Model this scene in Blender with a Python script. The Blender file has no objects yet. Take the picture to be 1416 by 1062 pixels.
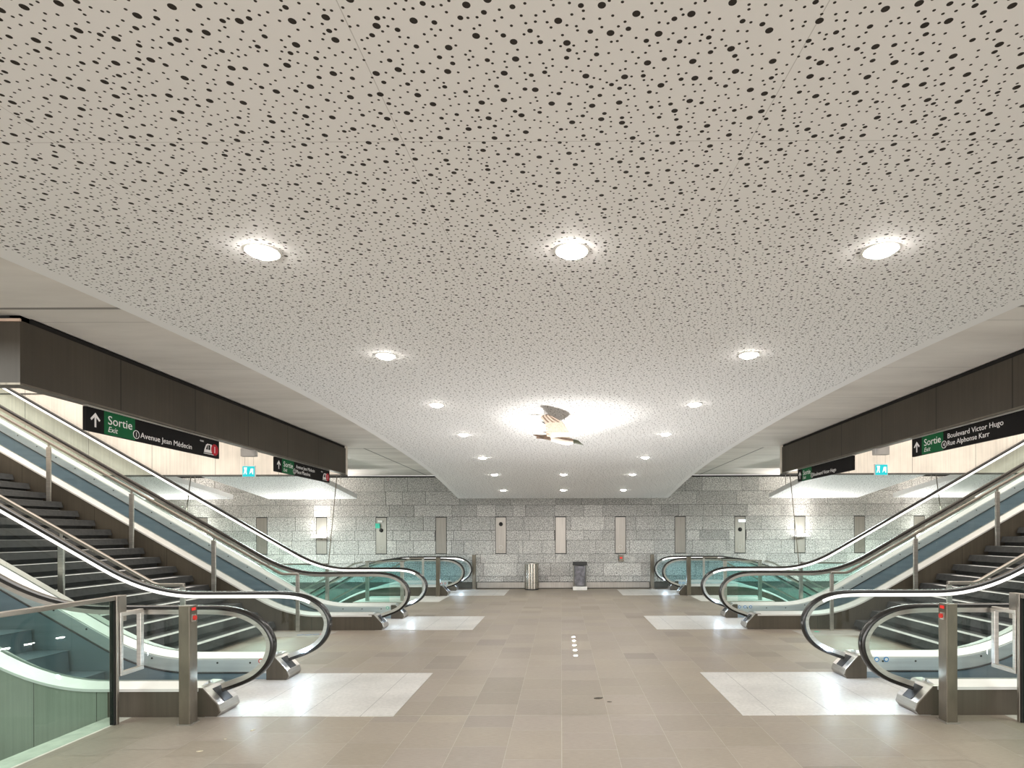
import bpy, bmesh, math, random
from mathutils import Vector, Matrix
random.seed(7)
PI = math.pi
scn = bpy.context.scene
COL = scn.collection

# ------------------------------------------------------------------ materials
MATS = {}

def new_mat(name):
    m = bpy.data.materials.new(name)
    m.use_nodes = True
    MATS[name] = m
    return m, m.node_tree, m.node_tree.nodes['Principled BSDF']

def lk(nt, a, b):
    nt.links.new(a, b)

def nd(nt, t, **kw):
    n = nt.nodes.new(t)
    for k, v in kw.items():
        if k in n.inputs:
            n.inputs[k].default_value = v
        else:
            setattr(n, k, v)
    return n

def math_n(nt, op, a, b=None, c=None):
    n = nt.nodes.new('ShaderNodeMath'); n.operation = op
    for i, v in enumerate((a, b, c)):
        if v is None: continue
        if hasattr(v, 'is_linked'): nt.links.new(v, n.inputs[i])
        else: n.inputs[i].default_value = v
    return n.outputs[0]

def mix_c(nt, fac, a, b):
    n = nt.nodes.new('ShaderNodeMix'); n.data_type = 'RGBA'
    for sock, v in ((n.inputs[0], fac), (n.inputs[6], a), (n.inputs[7], b)):
        if hasattr(v, 'is_linked'): nt.links.new(v, sock)
        elif isinstance(v, (int, float)): sock.default_value = v
        else: sock.default_value = (v[0], v[1], v[2], 1)
    return n.outputs[2]

def coords(nt):
    return nt.nodes.new('ShaderNodeTexCoord').outputs['Object']

def ramp(nt, src, p0, p1):
    n = nt.nodes.new('ShaderNodeMapRange')
    n.inputs[1].default_value = p0; n.inputs[2].default_value = p1
    nt.links.new(src, n.inputs[0])
    return n.outputs[0]

def plain(name, col, rough=0.5, metal=0.0, var=0.12, scale=6.0, stretch=(1, 1, 1), emit=None, spec=0.5):
    """a surface with slight tonal variation from a noise texture"""
    m, nt, b = new_mat(name)
    mp = nd(nt, 'ShaderNodeMapping'); mp.inputs['Scale'].default_value = stretch
    lk(nt, coords(nt), mp.inputs[0])
    n = nd(nt, 'ShaderNodeTexNoise', Scale=scale, Detail=4.0)
    lk(nt, mp.outputs[0], n.inputs['Vector'])
    c0 = [max(0, c * (1 - var)) for c in col]; c1 = [min(1, c * (1 + var)) for c in col]
    lk(nt, mix_c(nt, ramp(nt, n.outputs['Fac'], .3, .7), c0, c1), b.inputs['Base Color'])
    b.inputs['Roughness'].default_value = rough
    b.inputs['Metallic'].default_value = metal
    b.inputs['Specular IOR Level'].default_value = spec
    if emit:
        b.inputs['Emission Color'].default_value = (*emit[0], 1)
        b.inputs['Emission Strength'].default_value = emit[1]
    return m

def emitter(name, col, strength):
    m, nt, b = new_mat(name)
    b.inputs['Base Color'].default_value = (*[c * .4 for c in col], 1)
    b.inputs['Emission Color'].default_value = (*col, 1)
    b.inputs['Emission Strength'].default_value = strength
    return m

def glass_mat(name, tint):
    m, nt, b = new_mat(name)
    nt.nodes.remove(b)
    out = nt.nodes['Material Output']
    tr = nd(nt, 'ShaderNodeBsdfTransparent'); tr.inputs[0].default_value = (*tint, 1)
    gl = nd(nt, 'ShaderNodeBsdfGlossy'); gl.inputs['Roughness'].default_value = 0.02
    fr = nd(nt, 'ShaderNodeFresnel'); fr.inputs[0].default_value = 1.45
    mx = nd(nt, 'ShaderNodeMixShader')
    geo = nd(nt, 'ShaderNodeNewGeometry')
    front = math_n(nt, 'SUBTRACT', 1.0, geo.outputs['Backfacing'])
    lk(nt, math_n(nt, 'MULTIPLY', fr.outputs[0], front), mx.inputs[0])
    lk(nt, tr.outputs[0], mx.inputs[1]); lk(nt, gl.outputs[0], mx.inputs[2])
    lk(nt, mx.outputs[0], out.inputs[0])
    return m

def perforated(name, half=None):
    m, nt, b = new_mat(name)
    co = coords(nt)
    mp = nd(nt, 'ShaderNodeMapping'); mp.inputs['Rotation'].default_value = (0, 0, .31); lk(nt, co, mp.inputs[0])
    def shifted(vec, d):
        n = nt.nodes.new('ShaderNodeVectorMath'); n.operation = 'ADD'
        nt.links.new(vec, n.inputs[0]); n.inputs[1].default_value = (d, d * 1.7, 0)
        return n.outputs[0]
    def layer(pitch, rnd, vec):
        v = nd(nt, 'ShaderNodeTexVoronoi', voronoi_dimensions='2D', Scale=1 / pitch, Randomness=rnd)
        lk(nt, vec, v.inputs['Vector'])
        return math_n(nt, 'MULTIPLY', v.outputs['Distance'], pitch), v.outputs['Position']   # metres to the nearest hole centre
    base = mp.outputs[0]
    B, M, S = (.106, .70, 0.0), (.080, .75, 3.3), (.0315, .68, 7.1)
    at = lambda L, vec, frm=0.0: layer(L[0], L[1], shifted(vec, L[2] - frm))
    dB, pB = at(B, base); dM, pM = at(M, base); dS, pS = at(S, base)
    # a whole hole is dropped where its centre comes too near a larger one
    big = math_n(nt, 'LESS_THAN', dB, .0098)
    med = math_n(nt, 'MULTIPLY', math_n(nt, 'LESS_THAN', dM, .0071), math_n(nt, 'GREATER_THAN', at(B, pM, M[2])[0], .024))
    sml = math_n(nt, 'MULTIPLY', math_n(nt, 'LESS_THAN', dS, .0039), math_n(nt, 'MULTIPLY', math_n(nt, 'GREATER_THAN', at(B, pS, S[2])[0], .019), math_n(nt, 'GREATER_THAN', at(M, pS, S[2])[0], .016)))
    hole = math_n(nt, 'MAXIMUM', big, math_n(nt, 'MAXIMUM', med, sml))
    sx = nd(nt, 'ShaderNodeSeparateXYZ'); lk(nt, co, sx.inputs[0])
    if half:
        inside = math_n(nt, 'LESS_THAN', math_n(nt, 'ABSOLUTE', sx.outputs[0]), half)
        hole = math_n(nt, 'MULTIPLY', hole, inside)
    # the sheet joints, 1.16 m across and 1.9 m along
    jx = math_n(nt, 'ABSOLUTE', math_n(nt, 'SUBTRACT', math_n(nt, 'FRACT', math_n(nt, 'DIVIDE', sx.outputs[0], 1.15)), 0.5))
    jy = math_n(nt, 'ABSOLUTE', math_n(nt, 'SUBTRACT', math_n(nt, 'FRACT', math_n(nt, 'ADD', math_n(nt, 'DIVIDE', sx.outputs[1], 2.4), -0.288)), 0.5))
    j = math_n(nt, 'MAXIMUM', math_n(nt, 'LESS_THAN', jx, 0.0011), math_n(nt, 'LESS_THAN', jy, 0.0006))
    n = nd(nt, 'ShaderNodeTexNoise', Scale=0.8, Detail=2.0); lk(nt, co, n.inputs['Vector'])
    white = mix_c(nt, n.outputs['Fac'], (.80, .797, .795), (.85, .845, .845))
    c = mix_c(nt, math_n(nt, 'MULTIPLY', j, 0.45), white, (.25, .23, .21))
    c = mix_c(nt, hole, c, (.028, .022, .017))
    lk(nt, c, b.inputs['Base Color'])
    b.inputs['Roughness'].default_value = 0.7
    b.inputs['Specular IOR Level'].default_value = 0.2
    return m

def concrete(name):
    m, nt, b = new_mat(name)
    co = coords(nt)
    mp = nd(nt, 'ShaderNodeMapping'); mp.inputs['Scale'].default_value = (.5, 2.2, 1); lk(nt, co, mp.inputs[0])
    n1 = nd(nt, 'ShaderNodeTexNoise', Scale=0.9, Detail=8.0, Roughness=0.6); lk(nt, mp.outputs[0], n1.inputs['Vector'])
    n2 = nd(nt, 'ShaderNodeTexNoise', Scale=0.55, Detail=5.0); lk(nt, co, n2.inputs['Vector'])
    sx = nd(nt, 'ShaderNodeSeparateXYZ'); lk(nt, co, sx.inputs[0])
    c = mix_c(nt, ramp(nt, n1.outputs['Fac'], .3, .72), (.58, .545, .50), (.80, .76, .71))
    c = mix_c(nt, math_n(nt, 'MULTIPLY', ramp(nt, n2.outputs['Fac'], .55, .75), .5), c, (.82, .79, .75))
    # board marks of the shuttering
    fy = math_n(nt, 'ABSOLUTE', math_n(nt, 'SUBTRACT', math_n(nt, 'FRACT', math_n(nt, 'DIVIDE', sx.outputs[1], 1.3)), .5))
    c = mix_c(nt, math_n(nt, 'MULTIPLY', math_n(nt, 'LESS_THAN', fy, .006), .3), c, (.2, .19, .17))
    # construction joints
    for y0, w in ((4.27, .018), (11.35, .012), (13.4, .008)):
        j = math_n(nt, 'LESS_THAN', math_n(nt, 'ABSOLUTE', math_n(nt, 'SUBTRACT', sx.outputs[1], y0)), w)
        c = mix_c(nt, math_n(nt, 'MULTIPLY', j, .75), c, (.1, .09, .08))
    jx = math_n(nt, 'LESS_THAN', math_n(nt, 'ABSOLUTE', math_n(nt, 'SUBTRACT', math_n(nt, 'ABSOLUTE', sx.outputs[0]), 3.95)), .018)
    jx = math_n(nt, 'MULTIPLY', jx, math_n(nt, 'GREATER_THAN', sx.outputs[1], 11.3))
    c = mix_c(nt, math_n(nt, 'MULTIPLY', jx, .8), c, (.1, .09, .08))
    lk(nt, c, b.inputs['Base Color'])
    b.inputs['Roughness'].default_value = 0.75
    return m

def tinted(name, rough, spec, grain_scale, grain, stretch=(1, 1, 1), vein=0.0):
    """base colour from the per-tile colour of the mesh times a fine grain"""
    m, nt, b = new_mat(name)
    at = nd(nt, 'ShaderNodeAttribute'); at.attribute_name = 'tone'
    co = coords(nt)
    mp = nd(nt, 'ShaderNodeMapping'); mp.inputs['Scale'].default_value = stretch; lk(nt, co, mp.inputs[0])
    n = nd(nt, 'ShaderNodeTexNoise', Scale=grain_scale, Detail=3.0, Roughness=.7); lk(nt, mp.outputs[0], n.inputs['Vector'])
    g = ramp(nt, n.outputs['Fac'], .3, .7)
    n2 = nd(nt, 'ShaderNodeTexNoise', Scale=1.1, Detail=5.0); lk(nt, co, n2.inputs['Vector'])
    mul = math_n(nt, 'ADD', math_n(nt, 'MULTIPLY', g, 2 * grain), 1 - grain)
    mul = math_n(nt, 'MULTIPLY', mul, math_n(nt, 'ADD', math_n(nt, 'MULTIPLY', n2.outputs['Fac'], .3), .85))
    vm = nd(nt, 'ShaderNodeVectorMath', operation='SCALE')
    lk(nt, at.outputs['Color'], vm.inputs[0]); lk(nt, mul, vm.inputs['Scale'])
    c = vm.outputs[0]
    if vein:
        n3 = nd(nt, 'ShaderNodeTexNoise', Scale=1.7, Detail=6.0, Distortion=1.2); lk(nt, co, n3.inputs['Vector'])
        low = math_n(nt, 'MULTIPLY', ramp(nt, n3.outputs['Fac'], .60, .66), vein)
        sx = nd(nt, 'ShaderNodeSeparateXYZ'); lk(nt, co, sx.inputs[0])
        low = math_n(nt, 'MULTIPLY', low, math_n(nt, 'LESS_THAN', sx.outputs[2], 1.40))
        c = mix_c(nt, low, c, (.66, .64, .60))
    lk(nt, c, b.inputs['Base Color'])
    b.inputs['Roughness'].default_value = rough
    b.inputs['Specular IOR Level'].default_value = spec
    return m

def jointed_metal(name, col, rough, metal, pitch, axis=0, jw=.004, off=0.0):
    m, nt, b = new_mat(name)
    co = coords(nt)
    sx = nd(nt, 'ShaderNodeSeparateXYZ'); lk(nt, co, sx.inputs[0])
    mp = nd(nt, 'ShaderNodeMapping'); mp.inputs['Scale'].default_value = (30, 30, .7); lk(nt, co, mp.inputs[0])
    n = nd(nt, 'ShaderNodeTexNoise', Scale=1.0, Detail=3.0); lk(nt, mp.outputs[0], n.inputs['Vector'])
    n2 = nd(nt, 'ShaderNodeTexNoise', Scale=1.5, Detail=5.0); lk(nt, co, n2.inputs['Vector'])
    f = math_n(nt, 'MULTIPLY_ADD', n.outputs['Fac'], .4, math_n(nt, 'MULTIPLY', n2.outputs['Fac'], .6))
    c = mix_c(nt, ramp(nt, f, .35, .65), [x * .82 for x in col], [x * 1.16 for x in col])
    fr = math_n(nt, 'ABSOLUTE', math_n(nt, 'SUBTRACT', math_n(nt, 'FRACT', math_n(nt, 'DIVIDE', math_n(nt, 'ADD', sx.outputs[axis], off), pitch)), .5))
    c = mix_c(nt, math_n(nt, 'LESS_THAN', fr, jw / pitch), c, [x * .25 for x in col])
    lk(nt, c, b.inputs['Base Color'])
    b.inputs['Roughness'].default_value = rough
    b.inputs['Metallic'].default_value = metal
    if metal == 0: b.inputs['Specular IOR Level'].default_value = .3
    return m

CANOPY = perforated('perforated_board', 2.74)
RAFTM = perforated('raft_perforated_board')
BOARD = plain('white_board_edge', (.74, .73, .72), .7, var=.03)
CONC = concrete('cast_concrete')
STONE = tinted('granite_blocks', .6, .35, 36, .80, vein=.55)
FLOORM = tinted('stone_floor_tiles', .46, .40, 16, .15, stretch=(1, 11, 1))
GROUT = plain('tile_grout', (.44, .40, .345), .8)
WGROUT = plain('wall_grout', (.10, .095, .085), .9)
FASCIA = jointed_metal('dark_bronze_fascia', (.060, .050, .038), .5, .0, 1.095, axis=1, jw=.006, off=.64)
SHAFT = jointed_metal('cream_shaft_panel', (.72, .66, .58), .5, .0, 1.22, axis=0, jw=.004)
CLAD = jointed_metal('brown_steel_cladding', (.088, .074, .056), .40, .3, 1.2, axis=0, jw=.003)
PITW = jointed_metal('pit_panel', (.235, .25, .21), .5, .0, .55, axis=0, jw=.003)
STEEL = plain('brushed_stainless', (.50, .475, .44), .32, .9, var=.12, scale=4, stretch=(1, 1, 14))
BINM = plain('bin_steel', (.38, .345, .30), .26, .85, var=.1, scale=3, stretch=(1, 1, 14))
PANELM = plain('brushed_panel_steel', (.325, .30, .27), .40, .65, var=.1, scale=3, stretch=(14, 1, .5))
POSTM = plain('brown_stainless', (.15, .13, .10), .34, .6, var=.18, scale=5, stretch=(2, 2, .8))
RAILM = plain('handrail_stainless', (.30, .27, .235), .32, .8, var=.08, scale=3)
ALU = plain('deck_aluminium', (.70, .69, .67), .38, .35, var=.05, scale=3)
SKIRT = plain('skirt_steel', (.66, .69, .70), .34, .55, var=.08, scale=3, stretch=(.5, 1, 8))
SKIRTB = plain('blue_grey_skirt', (.27, .345, .40), .36, .5, var=.06, scale=3, stretch=(.5, 1, 8))
RUBBER = plain('black_rubber', (.010, .009, .008), .24, var=.1, scale=3, spec=.4)
BLACK = plain('matt_black', (.012, .012, .012), .5)
DARKJ = plain('black_gap', (.008, .007, .006), .9)
PLATE = jointed_metal('landing_plate_metal', (.56, .54, .51), .40, .1, .52, axis=0, jw=.002)
TREAD = plain('dark_basalt_tread', (.043, .044, .044), .7, var=.25, scale=18)
NOSE = plain('pale_tread', (.58, .58, .57), .6, var=.2, scale=12)
RISER = plain('dark_basalt_riser', (.05, .05, .048), .75, var=.25, scale=10)
STEPM = plain('escalator_step_metal', (.17, .225, .27), .4, .4, var=.1, scale=2, stretch=(1, 60, 1))
GLASS = glass_mat('clear_green_glass', (.945, .975, .962))
BLUEG = glass_mat('blue_green_glass', (.90, .972, .985))
GUARDG = glass_mat('guard_glass', (.80, .90, .86))
TEALG = glass_mat('teal_guard_glass', (.86, .965, .955))
LAMP = emitter('downlight_glow', (1, .95, .88), 55)
LEDW = emitter('handrail_led', (1, .98, .96), 1.5)
LEDB = emitter('comb_led', (.55, .78, 1), 40)
FLOODE = emitter('flood_glow', (1, .97, .93), 9)
SPOTE = emitter('floor_spot_glow', (1, .97, .93), 60)
WARMR = plain('pinkish_trim', (.50, .36, .28), .6)
SIGNB = plain('sign_black', (.006, .005, .005), .6, spec=.15)
SIGNG = plain('sign_green', (.0, .10, .03), .5, spec=.2)
SIGNR = plain('sign_red', (.45, .008, .02), .4, spec=.2)
SIGNW = plain('sign_white', (.85, .83, .82), .5, spec=.2)
CYAN = emitter('exit_cyan', (.0, .48, .52), .8)
EXITW = emitter('exit_white', (.95, 1, 1), .7)
GREYBOX = plain('grey_plastic', (.42, .40, .38), .5)
REDE = emitter('red_lamp', (.9, .03, .02), .45)
REDP = plain('red_plastic', (.6, .03, .02), .4)
BLUEP = plain('blue_pictogram', (.02, .22, .55), .4)
GREENP = plain('green_pictogram', (.03, .55, .38), .4)
WHITEP = plain('white_plastic', (.78, .77, .74), .5)
BAG = glass_mat('clear_bag', (.80, .80, .82))
BAGS = plain('crumpled_bag', (.42, .41, .42), .35, var=.5, scale=9)
FEATH_W = plain('white_feather', (.80, .74, .66), .8, var=.08, scale=30)
FEATH_B = plain('brown_feather', (.20, .14, .10), .8, var=.4, scale=25)
FEATH_T = plain('tan_feather', (.58, .46, .37), .8, var=.25, scale=30, stretch=(5, 1, 1))
FEATH_G = plain('dark_green_feather', (.07, .075, .045), .6, var=.3, scale=25)
LEAFM = plain('dry_leaf', (.62, .56, .42), .7, var=.2, scale=40)
STAIN = plain('dark_scrap', (.05, .04, .03), .8)

# ------------------------------------------------------------------ geometry helpers
class MB:
    """collects shapes and links them as one mesh object"""
    def __init__(self):
        self.v, self.f, self.m = [], [], []
    def add(self, verts, faces, mi=0):
        o = len(self.v)
        self.v += [tuple(p) for p in verts]
        for f in faces:
            self.f.append([o + i for i in f]); self.m.append(mi)
        return self
    def box(self, x0, x1, y0, y1, z0, z1, mi=0):
        return self.add([(x0, y0, z0), (x1, y0, z0), (x1, y1, z0), (x0, y1, z0), (x0, y0, z1), (x1, y0, z1), (x1, y1, z1), (x0, y1, z1)],
                        [(0, 3, 2, 1), (4, 5, 6, 7), (0, 1, 5, 4), (1, 2, 6, 5), (2, 3, 7, 6), (3, 0, 4, 7)], mi)
    def prism(self, poly, axis, a0, a1, mi=0):
        """poly in the two other axes (x,z for axis y; y,z for axis x; x,y for axis z)"""
        n = len(poly)
        def P(p, a):
            return {0: (a, p[0], p[1]), 1: (p[0], a, p[1]), 2: (p[0], p[1], a)}[axis]
        vs = [P(p, a0) for p in poly] + [P(p, a1) for p in poly]
        fs = [tuple(range(n)), tuple(range(2 * n - 1, n - 1, -1))]
        fs += [(i, (i + 1) % n, n + (i + 1) % n, n + i) for i in range(n)]
        return self.add(vs, fs, mi)
    def loft(self, rings, mi=0, caps=True, mis=None):
        n = len(rings[0]); vs = [p for r in rings for p in r]; base = len(self.v)
        self.v += [tuple(p) for p in vs]
        for k in range(len(rings) - 1):
            for i in range(n):
                self.f.append([base + k * n + i, base + k * n + (i + 1) % n, base + (k + 1) * n + (i + 1) % n, base + (k + 1) * n + i])
                self.m.append(mis(k, i) if mis else mi)
        if caps:
            self.f.append([base + i for i in range(n)]); self.m.append(mis(0, 0) if mis else mi)
            self.f.append([base + (len(rings) - 1) * n + i for i in range(n)]); self.m.append(mis(len(rings) - 2, 0) if mis else mi)
        return self
    def tube(self, pts, r, n=10, mi=0):
        pts = [Vector(p) for p in pts]; rings = []
        for k, p in enumerate(pts):
            t = (pts[min(k + 1, len(pts) - 1)] - pts[max(k - 1, 0)]).normalized()
            a = Vector((0, 1, 0)) if abs(t.y) < .9 else Vector((1, 0, 0))
            u = t.cross(a).normalized(); w = t.cross(u).normalized()
            rr = r[k] if isinstance(r, (list, tuple)) else r
            rings.append([p + rr * (math.cos(2 * PI * i / n) * u + math.sin(2 * PI * i / n) * w) for i in range(n)])
        return self.loft(rings, mi)
    def cyl(self, c, r, h, axis=2, n=20, mi=0, r2=None):
        r2 = r if r2 is None else r2
        def P(a, rr, d):
            x, y = rr * math.cos(a), rr * math.sin(a)
            return {2: (c[0] + x, c[1] + y, c[2] + d), 1: (c[0] + x, c[1] + d, c[2] + y), 0: (c[0] + d, c[1] + x, c[2] + y)}[axis]
        return self.loft([[P(2 * PI * i / n, r, 0) for i in range(n)], [P(2 * PI * i / n, r2, h) for i in range(n)]], mi)
    def build(self, name, mats, parent=None, smooth=False, bevel=0, kind=None, tones=None):
        me = bpy.data.meshes.new(name)
        me.from_pydata(self.v, [], self.f)
        if not isinstance(mats, (list, tuple)): mats = [mats]
        for m in mats: me.materials.append(m)
        for p, mi in zip(me.polygons, self.m): p.material_index = mi
        if tones:
            at = me.color_attributes.new('tone', 'FLOAT_COLOR', 'CORNER')
            for p, t in zip(me.polygons, tones):
                for li in p.loop_indices: at.data[li].color = (*t, 1)
        bm = bmesh.new(); bm.from_mesh(me)
        bmesh.ops.recalc_face_normals(bm, faces=bm.faces)
        bm.to_mesh(me); bm.free()
        if smooth:
            me.polygons.foreach_set('use_smooth', [True] * len(me.polygons))
            try: me.set_sharp_from_angle(angle=math.radians(38))
            except Exception: pass
        o = bpy.data.objects.new(name, me); COL.objects.link(o)
        if parent is not None: o.parent = parent
        if bevel:
            b = o.modifiers.new('bevel', 'BEVEL'); b.width = bevel; b.segments = 2; b.limit_method = 'ANGLE'
        if kind: o['kind'] = kind
        return o

def tag(o, label, cat, group=None, kind=None):
    o['label'] = label; o['category'] = cat
    if group: o['group'] = group
    if kind: o['kind'] = kind
    return o

def empty(name, loc, label, cat, group=None, rot=(0, 0, 0)):
    o = bpy.data.objects.new(name, None); COL.objects.link(o)
    o.empty_display_size = .1
    o.location = loc; o.rotation_euler = rot
    return tag(o, label, cat, group)

def keep(o, root):
    """parent a part whose mesh is already in world coordinates"""
    o.parent = root
    o.matrix_parent_inverse = Matrix.LocRotScale(root.location, root.rotation_euler, None).inverted()
    return o

def struct(o, kind='structure'):
    o['kind'] = kind
    return o

def lamp(kind, name, loc, energy, col=(1, .98, .955), rot=(0, 0, 0), size=.1, size_y=None, spot=None, blend=.6):
    d = bpy.data.lights.new(name, kind); d.energy = energy; d.color = col
    if kind == 'AREA':
        d.size = size
        if size_y: d.shape = 'RECTANGLE'; d.size_y = size_y
        else: d.shape = 'DISK'
    else:
        d.shadow_soft_size = size
    if kind == 'SPOT': d.spot_size = spot; d.spot_blend = blend
    o = bpy.data.objects.new(name, d); COL.objects.link(o)
    o.location = loc; o.rotation_euler = rot
    return o

SIDE = {-1: 'left', 1: 'right'}
T30 = math.tan(math.radians(30))

# ------------------------------------------------------------------ dimensions of the hall
YW = 16.6            # the stone end wall
ZC = 3.29            # concrete soffit
XB = 4.2             # inner face of the stairwell fascias
Y0, Y1 = 4.38, 11.05 # the stairwell opening
XV = 4.03            # edge of the pits
XEND = 14.6

# ------------------------------------------------------------------ floor
def make_floor():
    mb = MB(); tones = []
    rects = [(-3.82, 3.82, -6.0, 5.0, 0), (-XV, XV, 5.0, 13.4, 0), (-4.95, 4.95, 13.4, 14.68, 0), (-XV, XV, 14.68, YW, 0)]
    for s in (-1, 1):
        a, b = sorted((s * XV, s * XEND))
        rects.append((a, b, 5.04, Y1, 0))
    rnd = random.Random(3)
    cols = [-.055 + .41 * k for k in range(-37, 38)]
    for ci in range(len(cols) - 1):
        xa, xb = cols[ci], cols[ci + 1]
        y = -6.0 - rnd.random() * .4
        cuts = [5.03]
        while y < YW:
            L = rnd.choice((.31, .36, .42, .47, .60))
            yb = y + L
            if y < 5.03 < yb + .12: yb = 5.03
            t = rnd.gauss(1, .045)
            if rnd.random() < .08: t *= .84
            base = (.275 * t, .234 * t, .190 * t * rnd.uniform(.97, 1.03))
            for (rx0, rx1, ry0, ry1, k) in rects:
                g = .0014
                gl = .003 if (yb < 5.1 and abs(xa + .055) < .01) else g
                gr = .003 if (yb < 5.1 and abs(xb + .055) < .01) else g
                gt = .005 if abs(yb - 5.03) < .001 else g
                x0, x1 = max(xa + gl, rx0), min(xb - gr, rx1)
                u0, u1 = max(y + g, ry0), min(yb - gt, ry1)
                if x1 - x0 > .01 and u1 - u0 > .01:
                    mb.add([(x0, u0, 0), (x1, u0, 0), (x1, u1, 0), (x0, u1, 0)], [(0, 1, 2, 3)], 0)
                    pale = 13.4 < .5 * (u0 + u1) < 14.68 and abs(.5 * (x0 + x1)) > 3.1
                    tones.append((.66, .63, .59) if pale else base)
            y = yb
    for (rx0, rx1, ry0, ry1, k) in rects:
        mb.box(rx0, rx1, ry0, ry1, -.25, -.0015, 1); tones += [(.3, .28, .25)] * 6
    for s in (-1, 1):                                   # pale kerb under the glass guards
        a, b = sorted((s * 3.82, s * XV))
        mb.box(a, b, -6, 5.0, -.25, 0.0, 2); tones += [(.5, .5, .45)] * 6
    o = mb.build('floor', [FLOORM, GROUT, plain('pale_kerb', (.55, .55, .48), .6, var=.15, scale=9)], tones=tones)
    struct(o)
make_floor()

# ------------------------------------------------------------------ stone end wall
def make_wall():
    mb = MB(); tones = []
    zs = [.19, .36, .74, 1.005, 1.40, 1.69, 2.09, 2.43, 2.82, 3.235]
    rnd = random.Random(11)
    panel_x = [-.07 + 1.735 * k for k in range(-7, 8)]
    for r in range(len(zs) - 1):
        z0, z1 = zs[r], zs[r + 1]
        x = -XEND - rnd.random()
        while x < XEND:
            L = rnd.choice((.36, .5, .55, .72, .85, .98, 1.1))
            if r > 6: L *= 1.35
            xb = x + L
            g = .0048
            t = rnd.gauss(.44, .032)
            if rnd.random() < .1: t += .08
            col = (t * 1.01, t * .985, t * .94)
            segs = [(x + g, xb - g)]
            if 1.0 <= z0 < 2.05:                          # blocks stop at the steel service panels
                for px in panel_x:
                    ns = []
                    for a, b in segs:
                        if b <= px - .165 or a >= px + .165: ns.append((a, b)); continue
                        if a < px - .165: ns.append((a, px - .165))
                        if b > px + .165: ns.append((px + .165, b))
                    segs = ns
            for a, b in segs:
                a, b = max(a, -XEND), min(b, XEND)
                if b - a < .015: continue
                mb.box(a, b, YW - .02, YW + .004, z0 + g, z1 - g, 0); tones += [col] * 6
            x = xb
    mb.box(-XEND, XEND, YW + .004, YW + .3, -4, 3.235, 1); tones += [(.2, .2, .2)] * 6
    mb.box(-XEND, XEND, YW - .012, YW + .05, -4, 0.0, 2); tones += [(.2, .2, .2)] * 6
    struct(mb.build('wall_back', [STONE, WGROUT, PITW], tones=tones))
    struct(MB().box(-XEND, XEND, YW - .03, YW + .05, 3.235, 3.275, 0).build('trim_1', DARKJ))
    struct(MB().box(-2.5, 2.5, YW - .035, YW - .005,   .02, .185, 0).box(-2.5, 2.5, YW - .03, YW, .185, .2, 1).build('baseboard_back', [PANELM, DARKJ]))
    for s in (-1, 1):
        a, b = sorted((s * XEND, s * (XEND + .2)))
        struct(MB().box(a, b, -6, YW, -4, 9).build('wall_' + SIDE[s], SHAFT))
make_wall()

# ------------------------------------------------------------------ concrete soffit, stairwells, pits
def make_shell():
    mb = MB()
    mb.box(-XB - .12, XB + .12, -6, YW, ZC, ZC + .25)
    for s in (-1, 1):
        a, b = sorted((s * (XB + .12), s * XEND))
        mb.box(a, b, -6, Y0 + .1, ZC, ZC + .25)
        mb.box(a, b, Y1, YW, ZC, ZC + .25)
    struct(mb.build('ceiling', CONC))
    n = 2
    for s in (-1, 1):
        nm = SIDE[s]
        # long fascia, and its return on the camera's side
        a, b = sorted((s * XB, s * (XB + .1)))
        f = MB().box(a, b, Y0, Y1 - .05, 2.765, ZC - .045).build('wall_fascia_' + nm, FASCIA); struct(f)
        a, b = sorted((s * (XB + .1), s * XEND))
        struct(MB().box(a, b, Y0, Y0 + .1, 2.765, ZC - .045).build('wall_fascia_return_' + nm, FASCIA))
        # black shadow gap over the fascia, underside edge trim
        mb = MB()
        a, b = sorted((s * (XB + .02), s * (XB + .1))); mb.box(a, b, Y0 + .02, Y1, ZC - .045, ZC - .0, 0)
        a, b = sorted((s * (XB + .02), s * XEND)); mb.box(a, b, Y0 + .02, Y0 + .1, ZC - .045, ZC, 0)
        a, b = sorted((s * (XB - .01), s * XEND)); mb.box(a, b, Y0 - .012, Y0, ZC - .055, ZC - .035, 1)
        struct(mb.build('trim_%d' % n, [DARKJ, WARMR])); n += 1
        mb = MB()
        a, b = sorted((s * (XB - .004), s * (XB + .104))); mb.box(a, b, Y0 - .004, Y1 - .05, 2.75, 2.766, 0)
        a, b = sorted((s * (XB + .1), s * XEND)); mb.box(a, b, Y0 - .004, Y0 + .104, 2.75, 2.766, 0)
        struct(mb.build('trim_%d' % n, [POSTM])); n += 1
        # stairwell: far wall, near wall, upper lining
        a, b = sorted((s * XB, s * XEND))
        mb = MB().box(a, b, Y1 - .05, Y1 + .05, 2.74, 8.0, 0).box(a, b, Y1 - .056, Y1 - .05, 4.30, 4.325, 1).box(a, b, Y1 - .055, Y1 + .055, 2.72, 2.745, 1)
        struct(mb.build('wall_stairwell_far_' + nm, [SHAFT, WGROUT]))
        a, b = sorted((s * (XB + .1), s * XEND))
        struct(MB().box(a, b, Y0 + .1, Y0 + .14, 2.77, 8.0).build('wall_stairwell_near_' + nm, SHAFT))
        a, b = sorted((s * XB, s * (XB + .12)))
        struct(MB().box(a, b, Y0 + .1, Y1 - .05, ZC, 8.0).build('wall_stairwell_side_' + nm, SHAFT))
        # pits for the flights that go down
        a, b = sorted((s * XV, s * XEND))
        struct(MB().box(a, b, -6, 5.0, -3.2, -3.0).box(a, b, 5.03, 5.10, -3.0, -.26).build('wall_pit_near_' + nm, PITW))
        struct(MB().box(a, b, Y1, YW, -4.2, -4.0).box(a, b, Y1, Y1 + .06, -4, -.02).build('wall_pit_far_' + nm, PITW))
make_shell()

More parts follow.
